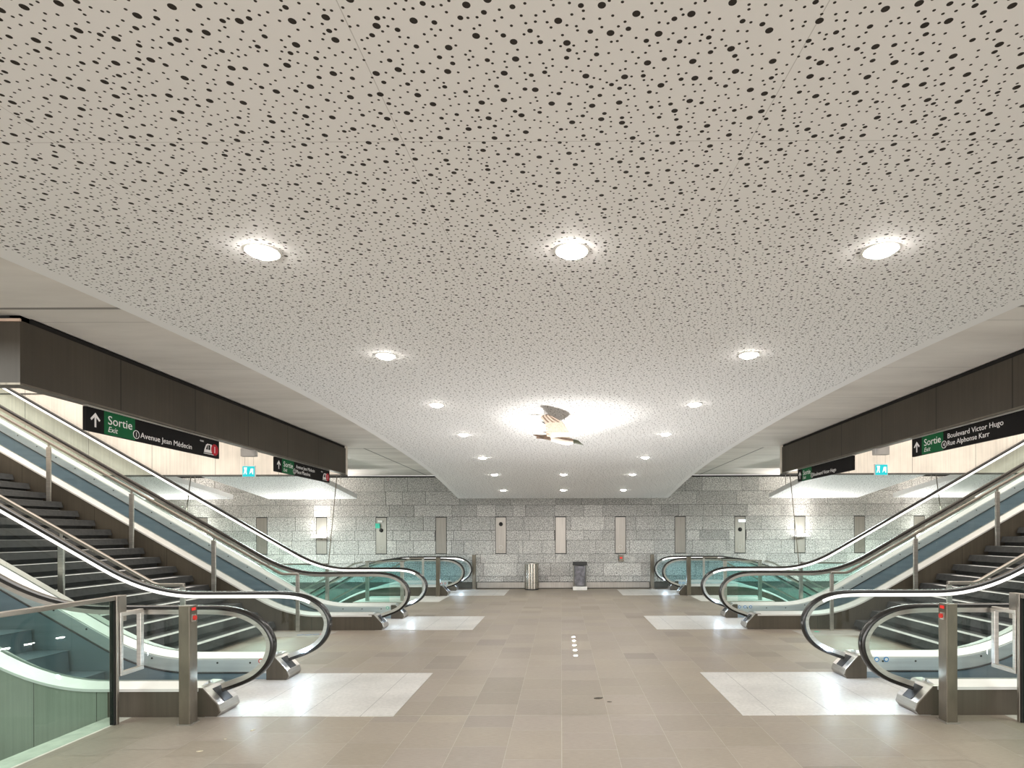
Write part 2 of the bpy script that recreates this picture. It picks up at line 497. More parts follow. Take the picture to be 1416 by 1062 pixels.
# ------------------------------------------------------------------ perforated canopy and side rafts
PROF = [(-4, 2.05), (-2, 2.42), (-.5, 2.645), (1.0, 2.81), (1.9, 2.90), (2.77, 2.982), (4.0, 3.05), (4.72, 3.079), (5.7, 3.099), (6.64, 3.104),
        (7.6, 3.097), (8.49, 3.079), (9.5, 3.044), (10.53, 3.005), (11.5, 2.955), (12.41, 2.89), (13.4, 2.79), (14.28, 2.69), (15.47, 2.548)]
def prof(y):
    for (a, za), (b, zb) in zip(PROF, PROF[1:]):
        if a <= y <= b:
            t = (y - a) / (b - a)
            return za + (zb - za) * t
    return PROF[0][1] if y < PROF[0][0] else PROF[-1][1]
def sprof(y):   # smoothed
    w = [(-.8, 1), (-.4, 2), (0, 3), (.4, 2), (.8, 1)]
    if y > 14.6 or y < -3: return prof(y)
    return sum(prof(y + d) * k for d, k in w) / 9

def curved_sheet(x0, x1, ya, yb, th, dz=0.0, tilt=0.0):
    """underside material 0, edges material 1; tilt bends the drop at the far end"""
    mb = MB(); N = 60; rings = []
    for k in range(N + 1):
        y = ya + (yb - ya) * k / N
        z = sprof(y) + dz
        rings.append([(x0, y, z), (x1, y, z), (x1, y, z + th), (x0, y, z + th)])
    mb.loft(rings, mis=lambda k, i: 0 if i == 0 else 1)
    mb.m[-1] = mb.m[-2] = 1
    return mb

struct(curved_sheet(-2.84, 2.84, -4, 15.47, .11).build('ceiling_canopy', [CANOPY, BOARD]))

RAFT_WORDS = {(-1, 0): 'white perforated ceiling raft glowing over the far left flight, nearer the hall of two',
              (-1, 1): 'white perforated ceiling raft seen past the left escalator handrail, farther out of two',
              (1, 0): 'white perforated ceiling raft glowing over the far right flight, nearer the hall of two',
              (1, 1): 'white perforated ceiling raft seen past the right escalator handrail, farther out of two'}
for s in (-1, 1):
    for k, (u0, u1) in enumerate(((5.57, 7.98), (8.93, 11.35))):
        yc = 13.5
        rt = empty('ceiling_raft', (s * .5 * (u0 + u1), yc, 2.7), RAFT_WORDS[(s, k)], 'ceiling raft', 'perforated rafts over the side flights')
        a, b = sorted((s * u0, s * u1))
        keep(curved_sheet(a, b, 11.6, 15.47, .12).build('perforated_board', [RAFTM, BOARD]), rt)
        for yy in (12.2, 13.3, 14.4, 15.2):
            for uu in (u0 + .35, u1 - .35):
                keep(MB().tube([(s * uu, yy, sprof(yy) + .11), (s * uu, yy, ZC + .002)], .008, 6).build('hanger_rod', STEEL), rt)

# ------------------------------------------------------------------ downlights
W3 = 1.5
rows = [2.77, 4.72, 6.64, 8.49, 10.53, 12.41, 14.28]
row_names = ['row nearest the camera', 'second row from the camera', 'third row from the camera', 'fourth row from the camera, near the bird',
             'fifth row, beyond the bird', 'sixth row, second last before the end wall', 'last row before the end wall']
for i, y in enumerate(rows):
    has_mid = i in (0, 5, 6)
    for x in ((-W3, 0, W3) if has_mid else (-W3, W3)):
        z = sprof(y)
        pos = {-W3: 'left', 0: 'centre', W3: 'right'}[x]
        d = empty('downlight', (x, y, z), 'round bright ceiling downlight, %s one of the %s' % (pos, row_names[i]), 'downlight', 'downlights in the perforated canopy')
        mb = MB()
        n = 24
        ring = lambda r, h: [(r * math.cos(2 * PI * j / n), r * math.sin(2 * PI * j / n), h) for j in range(n)]
        mb.loft([ring(.088, .01), ring(.088, -.006), ring(.078, -.010), ring(.070, -.004), ring(.070, .01)], caps=False)
        mb.build('trim_ring', WHITEP, d, smooth=True)
        mb = MB()
        mb.loft([ring(.071, .004), ring(.068, -.012), ring(.052, -.024), ring(.025, -.031), ring(.004, -.033)])
        mb.build('diffuser', LAMP, d, smooth=True)
        lamp('AREA', 'downlight_lamp', (x, y, z - .045), 9.5, size=.13)
for y in (.85, -1.07, -3.0):
    for x in (-W3, 0, W3):
        lamp('AREA', 'downlight_lamp', (x, y, sprof(y) - .045), 12, size=.13)

# ------------------------------------------------------------------ escalators
NEWEL = [(.46, .185), (.25, .262), (.12, .345), (.035, .455), (0, .585), (.022, .70), (.11, .82), (.27, .912), (.47, .953), (.77, .96)]
def catmull(P, n=6):
    out = []
    for i in range(len(P) - 1):
        p0, p1, p2, p3 = P[max(i - 1, 0)], P[i], P[i + 1], P[min(i + 2, len(P) - 1)]
        for k in range(n):
            t = k / n
            out.append(tuple(.5 * (2 * b + (c - a) * t + (2 * a - 5 * b + 4 * c - d) * t * t + (-a + 3 * b - 3 * c + d) * t ** 3)
                             for a, b, c, d in zip(p0, p1, p2, p3)))
    out.append(P[-1])
    return out

def sweep(path, section, X, mi=0, mb=None):
    """path of (u, z); section of (y, n): n along the path's left-hand normal (outward of the newel). X maps u to x."""
    mb = mb or MB(); rings = []
    for k, (u, z) in enumerate(path):
        a = path[max(k - 1, 0)]; b = path[min(k + 1, len(path) - 1)]
        t = Vector((b[0] - a[0], b[1] - a[1])).normalized()
        nx, nz = -t.y, t.x
        rings.append([(X(u + n * nx), y, z + n * nz) for y, n in section])
    mb.loft(rings, mi)
    return mb

def vsweep(us, zfun, section, X, mi=0, mb=None):
    """section of (y, dz) lifted by zfun(u)"""
    mb = mb or MB()
    mb.loft([[(X(u), y, zfun(u) + dz) for y, dz in section] for u in us], mi)
    return mb

def pictogram(mb, mi_ring, mi_in, x, y, z, r):
    mb.cyl((x, y, z), r, -.003, axis=1, n=16, mi=mi_ring)
    mb.cyl((x, y - .003, z), r * .62, -.002, axis=1, n=16, mi=mi_in)

def escalator(s, ya, u0, kink, sign, uend, label, group, stickers, column_back=False):
    Wd = 1.55
    yb = ya + Wd
    T = .5 if sign > 0 else .75
    def f(u):
        d = u - kink
        if d <= -T: return 0.0
        if d >= T: return sign * T30 * d
        return sign * T30 * (d + T) ** 2 / (4 * T)
    X = lambda u: s * u
    pane = BLUEG if sign < 0 else GLASS
    root = empty('escalator', (s * (u0 + 2.0), ya + Wd / 2, 0), label, 'escalator', group)
    us = [kink - T - .9 + .1 * k for k in range(int((T + .9) * 2 / .1) + 1)]
    incl = [u for u in us if u > 3.45]
    far = [uend - .01 * 0]
    full = lambda a: [a] + [u for u in us if u > a + .02] + far
    newel = catmull([(u0 + du, z) for du, z in NEWEL])
    top = newel + [(u, .96 + f(u)) for u in us if u > u0 + .8] + [(uend, .96 + f(uend))]
    b0 = u0 + .60                                   # where decks start behind the newel
    for side in (0, 1):
        V = (lambda v: ya + v) if side == 0 else (lambda v: yb - v)
        vg = .15
        yc = V(vg)
        inw = 1 if side == 0 else -1
        sec = [(-.039, -.034), (-.040, -.020), (-.034, -.006), (-.022, 0), (.022, 0), (.034, -.006), (.040, -.020), (.039, -.034)]
        keep(sweep(top, [(yc + a, n) for a, n in sec], X).build('handrail', RUBBER, smooth=True), root)
        keep(sweep(top, [(yc - .024, -.030), (yc + .024, -.030), (yc + .021, -.078), (yc - .021, -.078)], X).build('handrail_guide', STEEL), root)
        g0, g1 = yc + inw * .0235, yc + inw * .031
        keep(sweep([p for p in top if p[0] > u0 + .2 and p[1] > .85], [(g0, -.040), (g1, -.040), (g1, -.070), (g0, -.070)], X).build('handrail_light', LEDW), root)
        # glass, one pane after another
        joints = [3.78, 4.47] + [5.27 + k for k in range(0, 9)]
        joints = [j for j in joints if u0 + 1.0 < j < uend - .2] + [uend]
        inner = []
        for k, (u, z) in enumerate(top):
            a = top[max(k - 1, 0)]; b = top[min(k + 1, len(top) - 1)]
            t = Vector((b[0] - a[0], b[1] - a[1])).normalized()
            inner.append((u + .072 * t.y, z - .072 * t.x))
        nj = joints[0]
        poly = [p for p in inner if p[0] < nj - .004 and p[1] > .24] + [(nj - .003, 0.885 + f(nj)), (nj - .003, .268 + f(nj)), (b0, .268)]
        keep(MB().prism([(X(u), z) for u, z in poly], 1, yc - .006, yc + .006).build('glass_pane', pane), root)
        for ja, jb in zip(joints, joints[1:]):
            n = 8; mb = MB(); rings = []
            for k in range(n + 1):
                u = ja + .003 + (jb - ja - .006) * k / n
                zb, zt = .268 + f(u), 0.885 + f(u)
                rings.append([(X(u), yc - .006, zb), (X(u), yc + .006, zb), (X(u), yc + .006, zt), (X(u), yc - .006, zt)])
            keep(mb.loft(rings).build('glass_pane', pane), root)
        # decks, skirt, cladding
        U = full(b0)
        keep(vsweep(U, f, [(V(-.012), .225), (V(-.012), .25), (V(.135), .282), (V(.135), .25)], X).build('outer_deck', ALU), root)
        keep(vsweep(U, f, [(V(.165), .285), (V(.165), .262), (V(.255), .21), (V(.255), .232)], X).build('inner_deck', ALU), root)
        mb = vsweep(full(b0 + .03), f, [(V(.245), .218), (V(.265), .218), (V(.265), .07), (V(.245), .07)], X)
        u = b0 + .25
        while u < uend - .1:
            z = .185 + f(u)
            mb.cyl((X(u), V(.264), z), .011, inw * .004, axis=1, n=8, mi=1)
            u += .36
        keep(mb.build('skirt_panel', [SKIRT, BLACK]), root)
        keep(vsweep(full(b0 + .03), f, [(V(.245), .07), (V(.265), .07), (V(.265), -.42), (V(.245), -.42)], X).build('lower_skirt', SKIRTB), root)
        keep(vsweep(full(b0 + .25), f, [(V(.266), .085), (V(.280), .08), (V(.280), .07), (V(.266), .065)], X).build('skirt_brush', BLACK), root)
        over_pit = sign > 0 and ya == YA and side == 0      # this face goes on down past the floor's edge
        UU = full(u0 + .55)
        cut = [u for u in UU if u <= XV] + [XV]
        spans = [(cut, 'cladding', CLAD, False), ([XV] + [u for u in UU if u > XV + .01], 'pit_cladding', PITW, True)] if over_pit else [(UU, 'cladding', CLAD, False)]
        for uu_, nm_, mat_, deep in spans:
            rings = []
            for u in uu_:
                zt = .226 + f(u)
                zbm = -3.0 if deep else (max(0.0, zt - 1.15) if (sign > 0) else (zt - 1.15 if u > XV else 0.0))
                rings.append([(X(u), V(0), zt), (X(u), V(.02), zt), (X(u), V(.02), zbm), (X(u), V(0), zbm)])
            keep(MB().loft(rings).build(nm_, mat_), root)
        # the inlet where the handrail dives into the plinth
        pr = [(u0 + .66, .0), (u0 + .44, .0), (u0 + .405, .045), (u0 + .425, .11), (u0 + .565, .258), (u0 + .66, .262)]
        y0c, y1c = sorted((V(-.004), V(.30)))
        mb = MB().prism([(X(u), z) for u, z in pr], 1, y0c, y1c); mb.m[0] = mb.m[1] = 1
        cap = keep(mb.build('newel_cap', [STEEL, CLAD], bevel=.010), root)
        a, b = (u0 + .432, .118), (u0 + .54, .231)
        d = Vector((b[0] - a[0], b[1] - a[1])).normalized(); n = Vector((-d.y, d.x))
        def rect(lo, hi, off):
            L = Vector((b[0] - a[0], b[1] - a[1])).length
            return [(a[0] + d.x * L * t + n.x * o2, a[1] + d.y * L * t + n.y * o2) for t, o2 in ((lo, -.004), (hi, -.004), (hi, off), (lo, off))]
        y0c, y1c = sorted((V(.085), V(.215)))
        op = keep(MB().prism([(X(u), z) for u, z in rect(-.05, .95, .006)], 1, y0c, y1c).build('inlet_opening', BLACK, bevel=.003), root)
        # blue-white lamp beside the comb
        keep(MB().box(*sorted((X(u0 + .285), X(u0 + .325))), *sorted((V(.18), V(.215))), .285, .312).build('comb_light', LEDB, bevel=.006), root)
        lamp('POINT', 'comb_lamp', (X(u0 + .30), V(.25), .285), 2.6, col=(.66, .82, 1), size=.03)
    # steps
    rise, go = .2309, .4
    stp = None
    k = 0
    u = kink + .02
    while u < min(uend, kink + 7.5) - .4:
        z = k * rise - .13 if sign > 0 else -(k + 1) * rise
        if sign > 0: prf = [(0, -.231), (.02, -.01), (0, 0), (go, 0), (go, -.03), (.05, -.231)]
        else: prf = [(0, 0), (go, 0), (go + .0, -.01), (go - .02, -.231), (go - .05, -.231), (go - .04, -.03), (0, -.03)]
        st = MB().prism([(s * a, c) for a, c in prf], 1, ya + .285, yb - .285).build('step', STEPM)
        st.location = (s * u, 0, z if sign > 0 else z + rise - .15)
        keep(st, root)
        u += go; k += 1
    keep(MB().box(*sorted((X(kink - 1.0), X(kink + .03))), ya + .285, yb - .285, -.02, .004).build('step_band', STEPM), root)
    keep(MB().box(*sorted((X(1.53), X(kink - 1.12))), ya + .002, yb - .002, -.002, .0035).build('landing_plate', PLATE), root)
    keep(MB().box(*sorted((X(kink - 1.12), X(kink - .98))), ya + .29, yb - .29, -.002, .008).build('comb_plate', STEEL), root)
    # pictograms on the far inner deck and on the glass
    if stickers:
        mb = MB()
        uu = stickers[0]
        for c in stickers[1]:
            yy = yb - .262
            pictogram(mb, {'r': 0, 'b': 1, 'g': 2}[c], 3, X(uu), yy - .006, .205, .028)
            uu += .105
        keep(mb.build('pictogram', [REDP, BLUEP, GREENP, WHITEP]), root)
    return root

YA, YC, YE = 5.0, 9.48, 14.70
GE = 'glass-sided escalators'
escalator(-1, YA, 2.63, 4.63, 1, 9.8, 'rising glass-sided escalator at the left, nearest the camera, behind the brown column', GE, (3.36, 'r'))
escalator(1, YA, 2.63, 4.63, 1, 9.8, 'rising glass-sided escalator at the right, nearest the camera, behind the brown column', GE, (3.20, 'rbbb'))
escalator(-1, YC, 2.60, 4.60, 1, 13.6, 'rising glass-sided escalator beyond the dark stairs on the left', GE, (3.33, 'g'))
escalator(1, YC, 2.60, 4.60, 1, 13.6, 'rising glass-sided escalator beyond the dark stairs on the right', GE, (3.09, 'rrbbb'))
escalator(-1, YE, 2.56, 5.05, -1, 10.2, 'descending glass-sided escalator against the stone end wall on the left', GE, (3.3, 'rr'))
escalator(1, YE, 2.56, 5.05, -1, 10.2, 'descending glass-sided escalator against the stone end wall on the right', GE, (3.05, 'rbbb'))

# ------------------------------------------------------------------ stairs that rise between the escalators
YS0, YS1 = YA + 1.57, YC - .02
def staircase(s, label):
    root = empty('staircase', (s * 4.8, .5 * (YS0 + YS1), 0), label, 'staircase', 'dark stone stairs between the escalators')
    n = 19; r, g = .153, .27
    me = None
    for k in range(n):
        if me is None:
            mb = MB()
            u = 0.0
            mb.prism([(s * -.03, -.095), (s * 0, -.0), (s * (g + .06), 0), (s * (g + .06), -.095)], 1, YS0 + .01, YS1 - .01, 0)
            # the lighter strip along the front of the tread stops short of both ends
            mb.box(*sorted((s * .004, s * .10)), YS0 + .32, YS1 - .34, -.002, .0015, 1)
            mb.box(*sorted((s * .035, s * .06)), YS0 + .02, YS1 - .02, -.095, -r + .001, 2)
            st = mb.build('step', [TREAD, NOSE, RISER]); me = st.data
        else:
            st = bpy.data.objects.new('step', me); COL.objects.link(st)
        st.location = (s * (4.81 + g * k), 0, r * (k + 1))
        keep(st, root)
    # soffit slab that carries the steps
    p = [(4.87, 0), (4.87 + g * n, r * n), (4.87 + g * n, r * n - .3), (5.4, 0)]
    keep(MB().prism([(s * u, z - .05) for u, z in p], 1, YS0 + .03, YS1 - .03).build('stringer', RISER), root)
    return root
STAIRS = {}
STAIRS[-1] = staircase(-1, 'dark stone stairs rising to the left between two escalators')
STAIRS[1] = staircase(1, 'dark stone stairs rising to the right between two escalators')

def stair_rail(s, y, u_post, u_slope, z_top, posts, uend):
    fz = lambda u: z_top + (u - u_slope) * T30 * .985
    mb = MB()
    sec = [(-.022, -.02), (.022, -.02), (.022, .02), (-.022, .02)]
    sweep([(u_post - .02, z_top), (u_slope - .03, z_top), (u_slope + .03, z_top + .018), (uend, fz(uend))], [(y + a, b) for a, b in sec], lambda u: s * u, mb=mb)
    root = keep(mb.build('handrail', RAILM, bevel=.008), STAIRS[s])
    root['label'] = 'brown steel handrail on slender posts'
    MB().box(*sorted((s * (u_post - .03), s * (u_post + .03))), y - .012, y + .012, 0, z_top - .02).build('post', STEEL, root, bevel=.003)
    for up in posts:
        zb = max(0, math.floor((up + .035 - 4.81) / .27 + 1) * .153 - .02)
        MB().box(*sorted((s * (up - .035), s * (up + .035))), y - .012, y + .012, zb, fz(up) - .075).build('post', STEEL, root, bevel=.003)
        MB().box(*sorted((s * (up - .012), s * (up + .012))), y - .008, y + .008, fz(up) - .08, fz(up) - .015).build('bracket', STEEL, root)
for s in (-1, 1):
    stair_rail(s, YS0 + .2, 4.54, 4.86, 1.0, (5.98, 7.35, 8.7), 9.6)
    stair_rail(s, YS1 - .13, 4.36, 4.62, .945, (5.73, 7.07, 8.42), 9.6)

# ------------------------------------------------------------------ stairs and guards that go down at the end
def down_stairs(s):
    w = SIDE[s]
    root = empty('staircase', (s * 4.05, 12.3, 0), 'stairs going down behind the teal glass in front of the end wall, %s side' % w, 'staircase', 'stairs going down')
    for k in range(16):
        st = MB().box(*sorted((s * 0, s * .33)), Y1 + .1, 13.38, -.153, 0).build('step', NOSE) if k == 0 else None
        if st is None:
            st = bpy.data.objects.new('step', me); COL.objects.link(st)
        me = st.data
        st.location = (s * (4.06 + .30 * k), 0, -.153 * (k + 1))
        keep(st, root)
    # glass balustrade with posts and sloping rail
    g = empty('glass_balustrade', (s * 3.84, 13.58, 0), 'teal glass balustrade with steel posts beside the %s flight going down' % w, 'balustrade', 'teal glass balustrades')
    for up in (3.84, 4.67):
        keep(MB().box(*sorted((s * (up - .04), s * (up + .04))), 13.56, 13.62, 0, .93).build('post', STEEL, bevel=.005), g)
    keep(MB().box(*sorted((s * 3.89, s * 4.62)), 13.585, 13.597, .08, .88).build('glass_panel', TEALG), g)
    keep(MB().box(*sorted((s * 3.8, s * 4.72)), 13.56, 13.62, .93, .955).build('top_rail', RAILM, bevel=.005), g)
    mb = MB(); sweep([(4.72, .94), (4.9, .9), (9.0, .9 - 4.1 * .51)], [(13.40 - .02, -.02), (13.40 + .02, -.02), (13.40 + .02, .02), (13.40 - .02, .02)], lambda u: s * u, mb=mb)
    keep(mb.build('sloping_rail', STEEL), g)
    keep(MB().prism([(s * 4.1, -.15), (s * 4.1, .72), (s * 4.9, .72), (s * 9, .72 - 4.1 * .51), (s * 9, -2.6)], 1, 13.435, 13.447).build('glass_panel', TEALG), g)
    # rail on the far side
    h = empty('stair_handrail', (s * 3.55, 14.45, 0), 'thin steel handrail in front of the end-wall escalator, %s side' % w, 'handrail', 'thin handrails by the end wall')
    mb = MB(); sweep([(3.53, .98), (3.86, .98), (3.92, .955), (9.0, .955 - 5.08 * .53)], [(14.43, -.018), (14.47, -.018), (14.47, .018), (14.43, .018)], lambda u: s * u, mb=mb)
    keep(mb.build('rail', RAILM), h)
    keep(MB().box(*sorted((s * 3.525, s * 3.575)), 14.435, 14.465, 0, .965).build('post', STEEL), h)
    # near-side glass guard along the edge beside the rising escalator
    g2 = empty('glass_balustrade', (s * 3.95, 12.3, 0), 'teal glass guard across the edge of the %s pit, behind the second escalator' % w, 'balustrade', 'teal glass balustrades')
    keep(MB().box(*sorted((s * 4.6, s * 9.8)), Y1 + .04, Y1 + .052, .06, 1.0).build('glass_panel', TEALG), g2)
    keep(MB().box(*sorted((s * 4.6, s * 9.8)), Y1 + .02, Y1 + .07, 1.0, 1.03).build('top_rail', RAILM), g2)
    keep(MB().box(*sorted((s * 4.57, s * 4.63)), Y1 + .02, Y1 + .07, 0, 1.0).build('post', STEEL), g2)
for s in (-1, 1): down_stairs(s)

# ------------------------------------------------------------------ near glass guards, columns, loops
for s in (-1, 1):
    w = SIDE[s]
    g = empty('glass_guard', (s * 3.82, 4.0, 0), 'glass guard panel with brown steel rail at the %s edge of the picture' % w, 'guard', 'glass guards round the near pits')
    a, b = sorted((s * 3.80, s * 3.845))
    keep(MB().box(a, b, -2.0, 4.80, 1.045, 1.082).build('top_rail', RAILM, bevel=.005), g)
    keep(MB().box(s * 3.8225 - .009, s * 3.8225 + .009, -2.0, 4.79, .012, 1.045).build('glass_panel', GUARDG), g)
    mb = MB()
    mb.box(a - .01, b + .01, 4.80, 4.825, 0, 1.082, 0)
    mb.box(a, b, 4.79, 4.80, 0, 1.045, 1)
    keep(mb.build('end_post', [RAILM, DARKJ], bevel=.003), g)
    keep(MB().box(a - .01, b + .01, 4.825, 4.91, .86, 1.082).build('bracket', RAILM, bevel=.004), g)
    # the open rectangular frame bolted to the guard's end
    mb = MB()
    x0 = s * 3.80
    for z0, z1, p, q in ((.905, .94, 4.83, 5.10), (.40, .435, 4.83, 5.10), (.435, .905, 5.06, 5.10), (.435, .905, 4.83, 4.86)):
        mb.box(x0 - .02, x0 + .02, p, q, z0, z1)
    keep(mb.build('loop_frame', STEEL, bevel=.004), g)
    # square column with the stop buttons
    c = empty('control_column', (s * 3.21, 4.83, 0), 'square brown steel column with red buttons in front of the %s near escalator' % w, 'column', 'brown steel columns by the escalators')
    xa, xb = s * 3.21 - .046, s * 3.21 + .046
    keep(MB().box(xa, xb, 4.775, 4.88, 0, 1.0).build('shaft', POSTM, bevel=.004), c)
    keep(MB().box(xa - .012, xb + .012, 4.763, 4.892, 0, .012).build('foot', STEEL), c)
    xi = s * (3.21 - .046)
    bx0, bx1 = sorted((xi, xi - s * .006))
    keep(MB().box(bx0, bx1, 4.805, 4.85, .958, .982).build('warning_label', REDE), c)
    bt = keep(MB().box(bx0, bx1, 4.805, 4.85, .865, .925).build('button_plate', STEEL), c)
    keep(MB().cyl((xi - s * .006, 4.83, .895), .02, -s * .012, axis=0, n=14).build('stop_button', REDP), c)
    # the matching columns at the far end
    for (u, y, lab) in ((3.2, 14.60, 'square steel column in front of the end-wall escalator, %s side'), (2.56, 16.42, 'steel column against the end wall beside the %s end-wall escalator')):
        c2 = empty('control_column', (s * u, y, 0), lab % w, 'column', 'brown steel columns by the escalators')
        keep(MB().box(s * u - .05, s * u + .05, y - .05, y + .05, 0, .99).build('shaft', POSTM, bevel=.004), c2)
        keep(MB().box(s * u - .062, s * u + .062, y - .062, y + .062, 0, .012).build('foot', STEEL), c2)

# ------------------------------------------------------------------ service panels, floodlights and small things on the end wall
PW = {-7: 'outermost on the left, hidden behind the escalators', -6: 'behind the left floodlight seen through the escalator glass',
      -5: 'between the two left floodlights', -4: 'behind the floodlight nearest the hall on the left',
      -3: 'with a green tag and black dome, left of the hall', -2: 'plain, over the left end-wall escalator',
      -1: 'with a black dome near its top, left of the ribbed bin', 0: 'plain, on the wall between the two bins',
      1: 'with a round speaker, directly over the red call box', 2: 'plain, over the right end-wall escalator',
      3: 'with a white lamp and black dome, right of the hall', 4: 'behind the floodlight nearest the hall on the right',
      5: 'between the two right floodlights', 6: 'behind the right floodlight seen through the escalator glass',
      7: 'outermost on the right, hidden behind the escalators'}
for k in range(-6, 7):
    x = -.07 + 1.735 * k
    p = empty('service_panel', (x, YW, 1.55), 'narrow stainless wall panel ' + PW[k], 'wall panel', 'stainless panels on the stone wall')
    keep(MB().box(x - .163, x + .163, YW - .014, YW + .003, 1.005, 2.09).build('surround', BLACK), p)
    keep(MB().box(x - .148, x + .148, YW - .024, YW - .012, 1.025, 2.067).build('plate', PANELM, bevel=.003), p)
    if k in (-3, -1, 3):
        zz = 1.87 if k == -1 else 1.70
        n = 16; rings = []
        for j in range(6):
            a = j / 5 * PI / 2
            rr = .058 * math.cos(a) + .001
            rings.append([(x + rr * math.cos(2 * PI * i / n), YW - .026 - .05 * math.sin(a), zz + rr * math.sin(2 * PI * i / n)) for i in range(n)])
        keep(MB().loft(rings).build('dome_camera', BLACK, smooth=True), p)
    if k in (-3, -1, 1, 3):
        mb = MB(); n = 20
        c = (x, YW - .024, 1.20)
        mb.cyl(c, .06, -.003, axis=1, n=20, mi=0); mb.cyl((x, YW - .027, 1.2), .05, -.002, axis=1, n=20, mi=1)
        keep(mb.build('speaker', [GREYBOX, PANELM]), p)
    if k == -3:
        keep(MB().box(x - .09, x + .05, YW - .07, YW - .024, 1.93, 1.99).build('lamp_unit', WHITEP, bevel=.004), p)
        keep(MB().box(x - .15, x - .02, YW - .09, YW - .08, 1.76, 1.90).box(x - .09, x - .07, YW - .08, YW - .024, 1.8, 1.82).build('green_tag', [GREENP]), p)
    if k == 3:
        keep(MB().box(x - .05, x + .15, YW - .07, YW - .024, 1.91, 1.99).build('lamp_unit', EXITW, bevel=.004), p)

FL = {-4: 'glaring floodlight on the end wall, nearest the hall on the left', -6: 'glaring floodlight on the end wall behind the left escalator glass',
      4: 'glaring floodlight on the end wall, nearest the hall on the right', 6: 'glaring floodlight on the end wall behind the right escalator glass'}
for k in (-6, -4, 4, 6):
    s = -1 if k < 0 else 1
    x = -.07 + 1.735 * k
    f = empty('floodlight', (x, YW - .2, 1.52), FL[k], 'floodlight', 'floodlights that wash the rafts')
    keep(MB().box(x - .21 - .02 * s, x + .21 - .02 * s, YW - .34, YW - .10, 1.475, 1.50).build('housing', GREYBOX, bevel=.006), f)
    keep(MB().box(x - .03, x + .03, YW - .14, YW - .0235, 1.44, 1.475).build('bracket', STEEL), f)
    keep(MB().box(x - .17, x + .17, YW - .33, YW - .12, 1.50, 1.515).box(x - .11, x + .11, YW - .29, YW - .17, 1.515, 1.575).build('lens', FLOODE, bevel=.02), f)
    lamp('SPOT', 'flood_lamp', (x, YW - .24, 1.62), 330, col=(1, .97, .93), rot=(PI + .62, 0, 0), size=.12, spot=math.radians(125), blend=.9)
    lamp('AREA', 'flood_wall_wash', (x, YW - .42, 1.63), 5.0, col=(1, .96, .9), rot=(PI - .18, 0, 0), size=.3)

cb = empty('call_box', (1.68, YW, .86), 'small dark wall box with a red display over the right baseboard', 'call box')
keep(MB().box(1.61, 1.75, YW - .05, YW - .018, .775, .965).build('housing', POSTM, bevel=.004), cb)
keep(MB().box(1.645, 1.715, YW - .055, YW - .05, .86, .91).build('display', REDE), cb)

# ------------------------------------------------------------------ bins
b1 = empty('litter_bin', (-.90, 16.27, 0), 'round ribbed stainless bin standing against the end wall', 'bin')
mb = MB(); n = 48
def ribbed(r, z): return [(-.90 + (r + (.006 if (i % 4) < 2 else -.006)) * math.cos(2 * PI * i / n), 16.27 + (r + (.006 if (i % 4) < 2 else -.006)) * math.sin(2 * PI * i / n), z) for i in range(n)]
mb.loft([ribbed(.19, .03), ribbed(.19, .20)])
keep(mb.build('lower_body', BINM), b1)
mb = MB().loft([ribbed(.188, .205), ribbed(.188, .735)]); keep(mb.build('upper_body', BINM), b1)
keep(MB().cyl((-.90, 16.27, 0), .196, .03, n=32).build('base_ring', BLACK), b1)
mb = MB().cyl((-.90, 16.27, .735), .2, .03, n=32); keep(mb.build('rim', STEEL, bevel=.006), b1)
keep(MB().cyl((-.90, 16.27, .76), .15, .008, n=32).build('opening', BLACK), b1)

b2 = empty('litter_bin', (.47, 16.2, 0), 'clear-bag bin with black lid and white base at the end wall', 'bin')
bx, by = .47, 16.2
keep(MB().box(bx - .20, bx + .20, by - .17, by + .17, 0, .10).build('base', WHITEP, bevel=.008), b2)
keep(MB().box(bx - .20, bx + .20, by - .17, by + .17, .70, .79).build('lid', BLACK, bevel=.01), b2)
for ax in (-.175, .175):
    for ay in (-.145, .145):
        keep(MB().tube([(bx + ax, by + ay, .10), (bx + ax, by + ay, .70)], .012, 8).build('corner_rod', STEEL), b2)
mb = MB(); rnd = random.Random(5); rings = []
for k in range(9):
    z = .125 + k * .07
    rr = .15 if k else .12
    rings.append([(bx + (rr + rnd.uniform(-.012, .008)) * (math.copysign(abs(math.cos(a)) ** .5, math.cos(a))), by + (rr * .85 + rnd.uniform(-.012, .008)) * (math.copysign(abs(math.sin(a)) ** .5, math.sin(a))), min(z, .69))
                  for a in [2 * PI * i / 20 for i in range(20)]])
keep(mb.loft(rings).build('plastic_bag', BAGS, smooth=True), b2)
keep(MB().box(bx - .17, bx + .17, by - .165, by - .16, .12, .69).build('front_panel', BAG), b2)

# ------------------------------------------------------------------ hanging signs
def text(body, size, x, y, mat, root, z=.0075, width=None, italic=False, align='LEFT', name='lettering'):
    cu = bpy.data.curves.new(name, 'FONT'); cu.body = body; cu.size = size; cu.extrude = .0006
    cu.align_x = align; cu.resolution_u = 3
    if italic: cu.shear = .25
    cu.materials.append(mat)
    o = bpy.data.objects.new(name, cu); COL.objects.link(o)
    o.location = (x, y, z); o.parent = root
    bpy.context.view_layer.update()
    dg = bpy.context.evaluated_depsgraph_get()
    me = bpy.data.meshes.new_from_object(o.evaluated_get(dg))
    bpy.data.objects.remove(o)
    o = bpy.data.objects.new(name, me); COL.objects.link(o)
    o.location = (x, y, z); o.parent = root
    if width:
        w0 = max(v.co.x for v in me.vertices) - min(v.co.x for v in me.vertices)
        for v in me.vertices: v.co.x *= width / w0
    return o

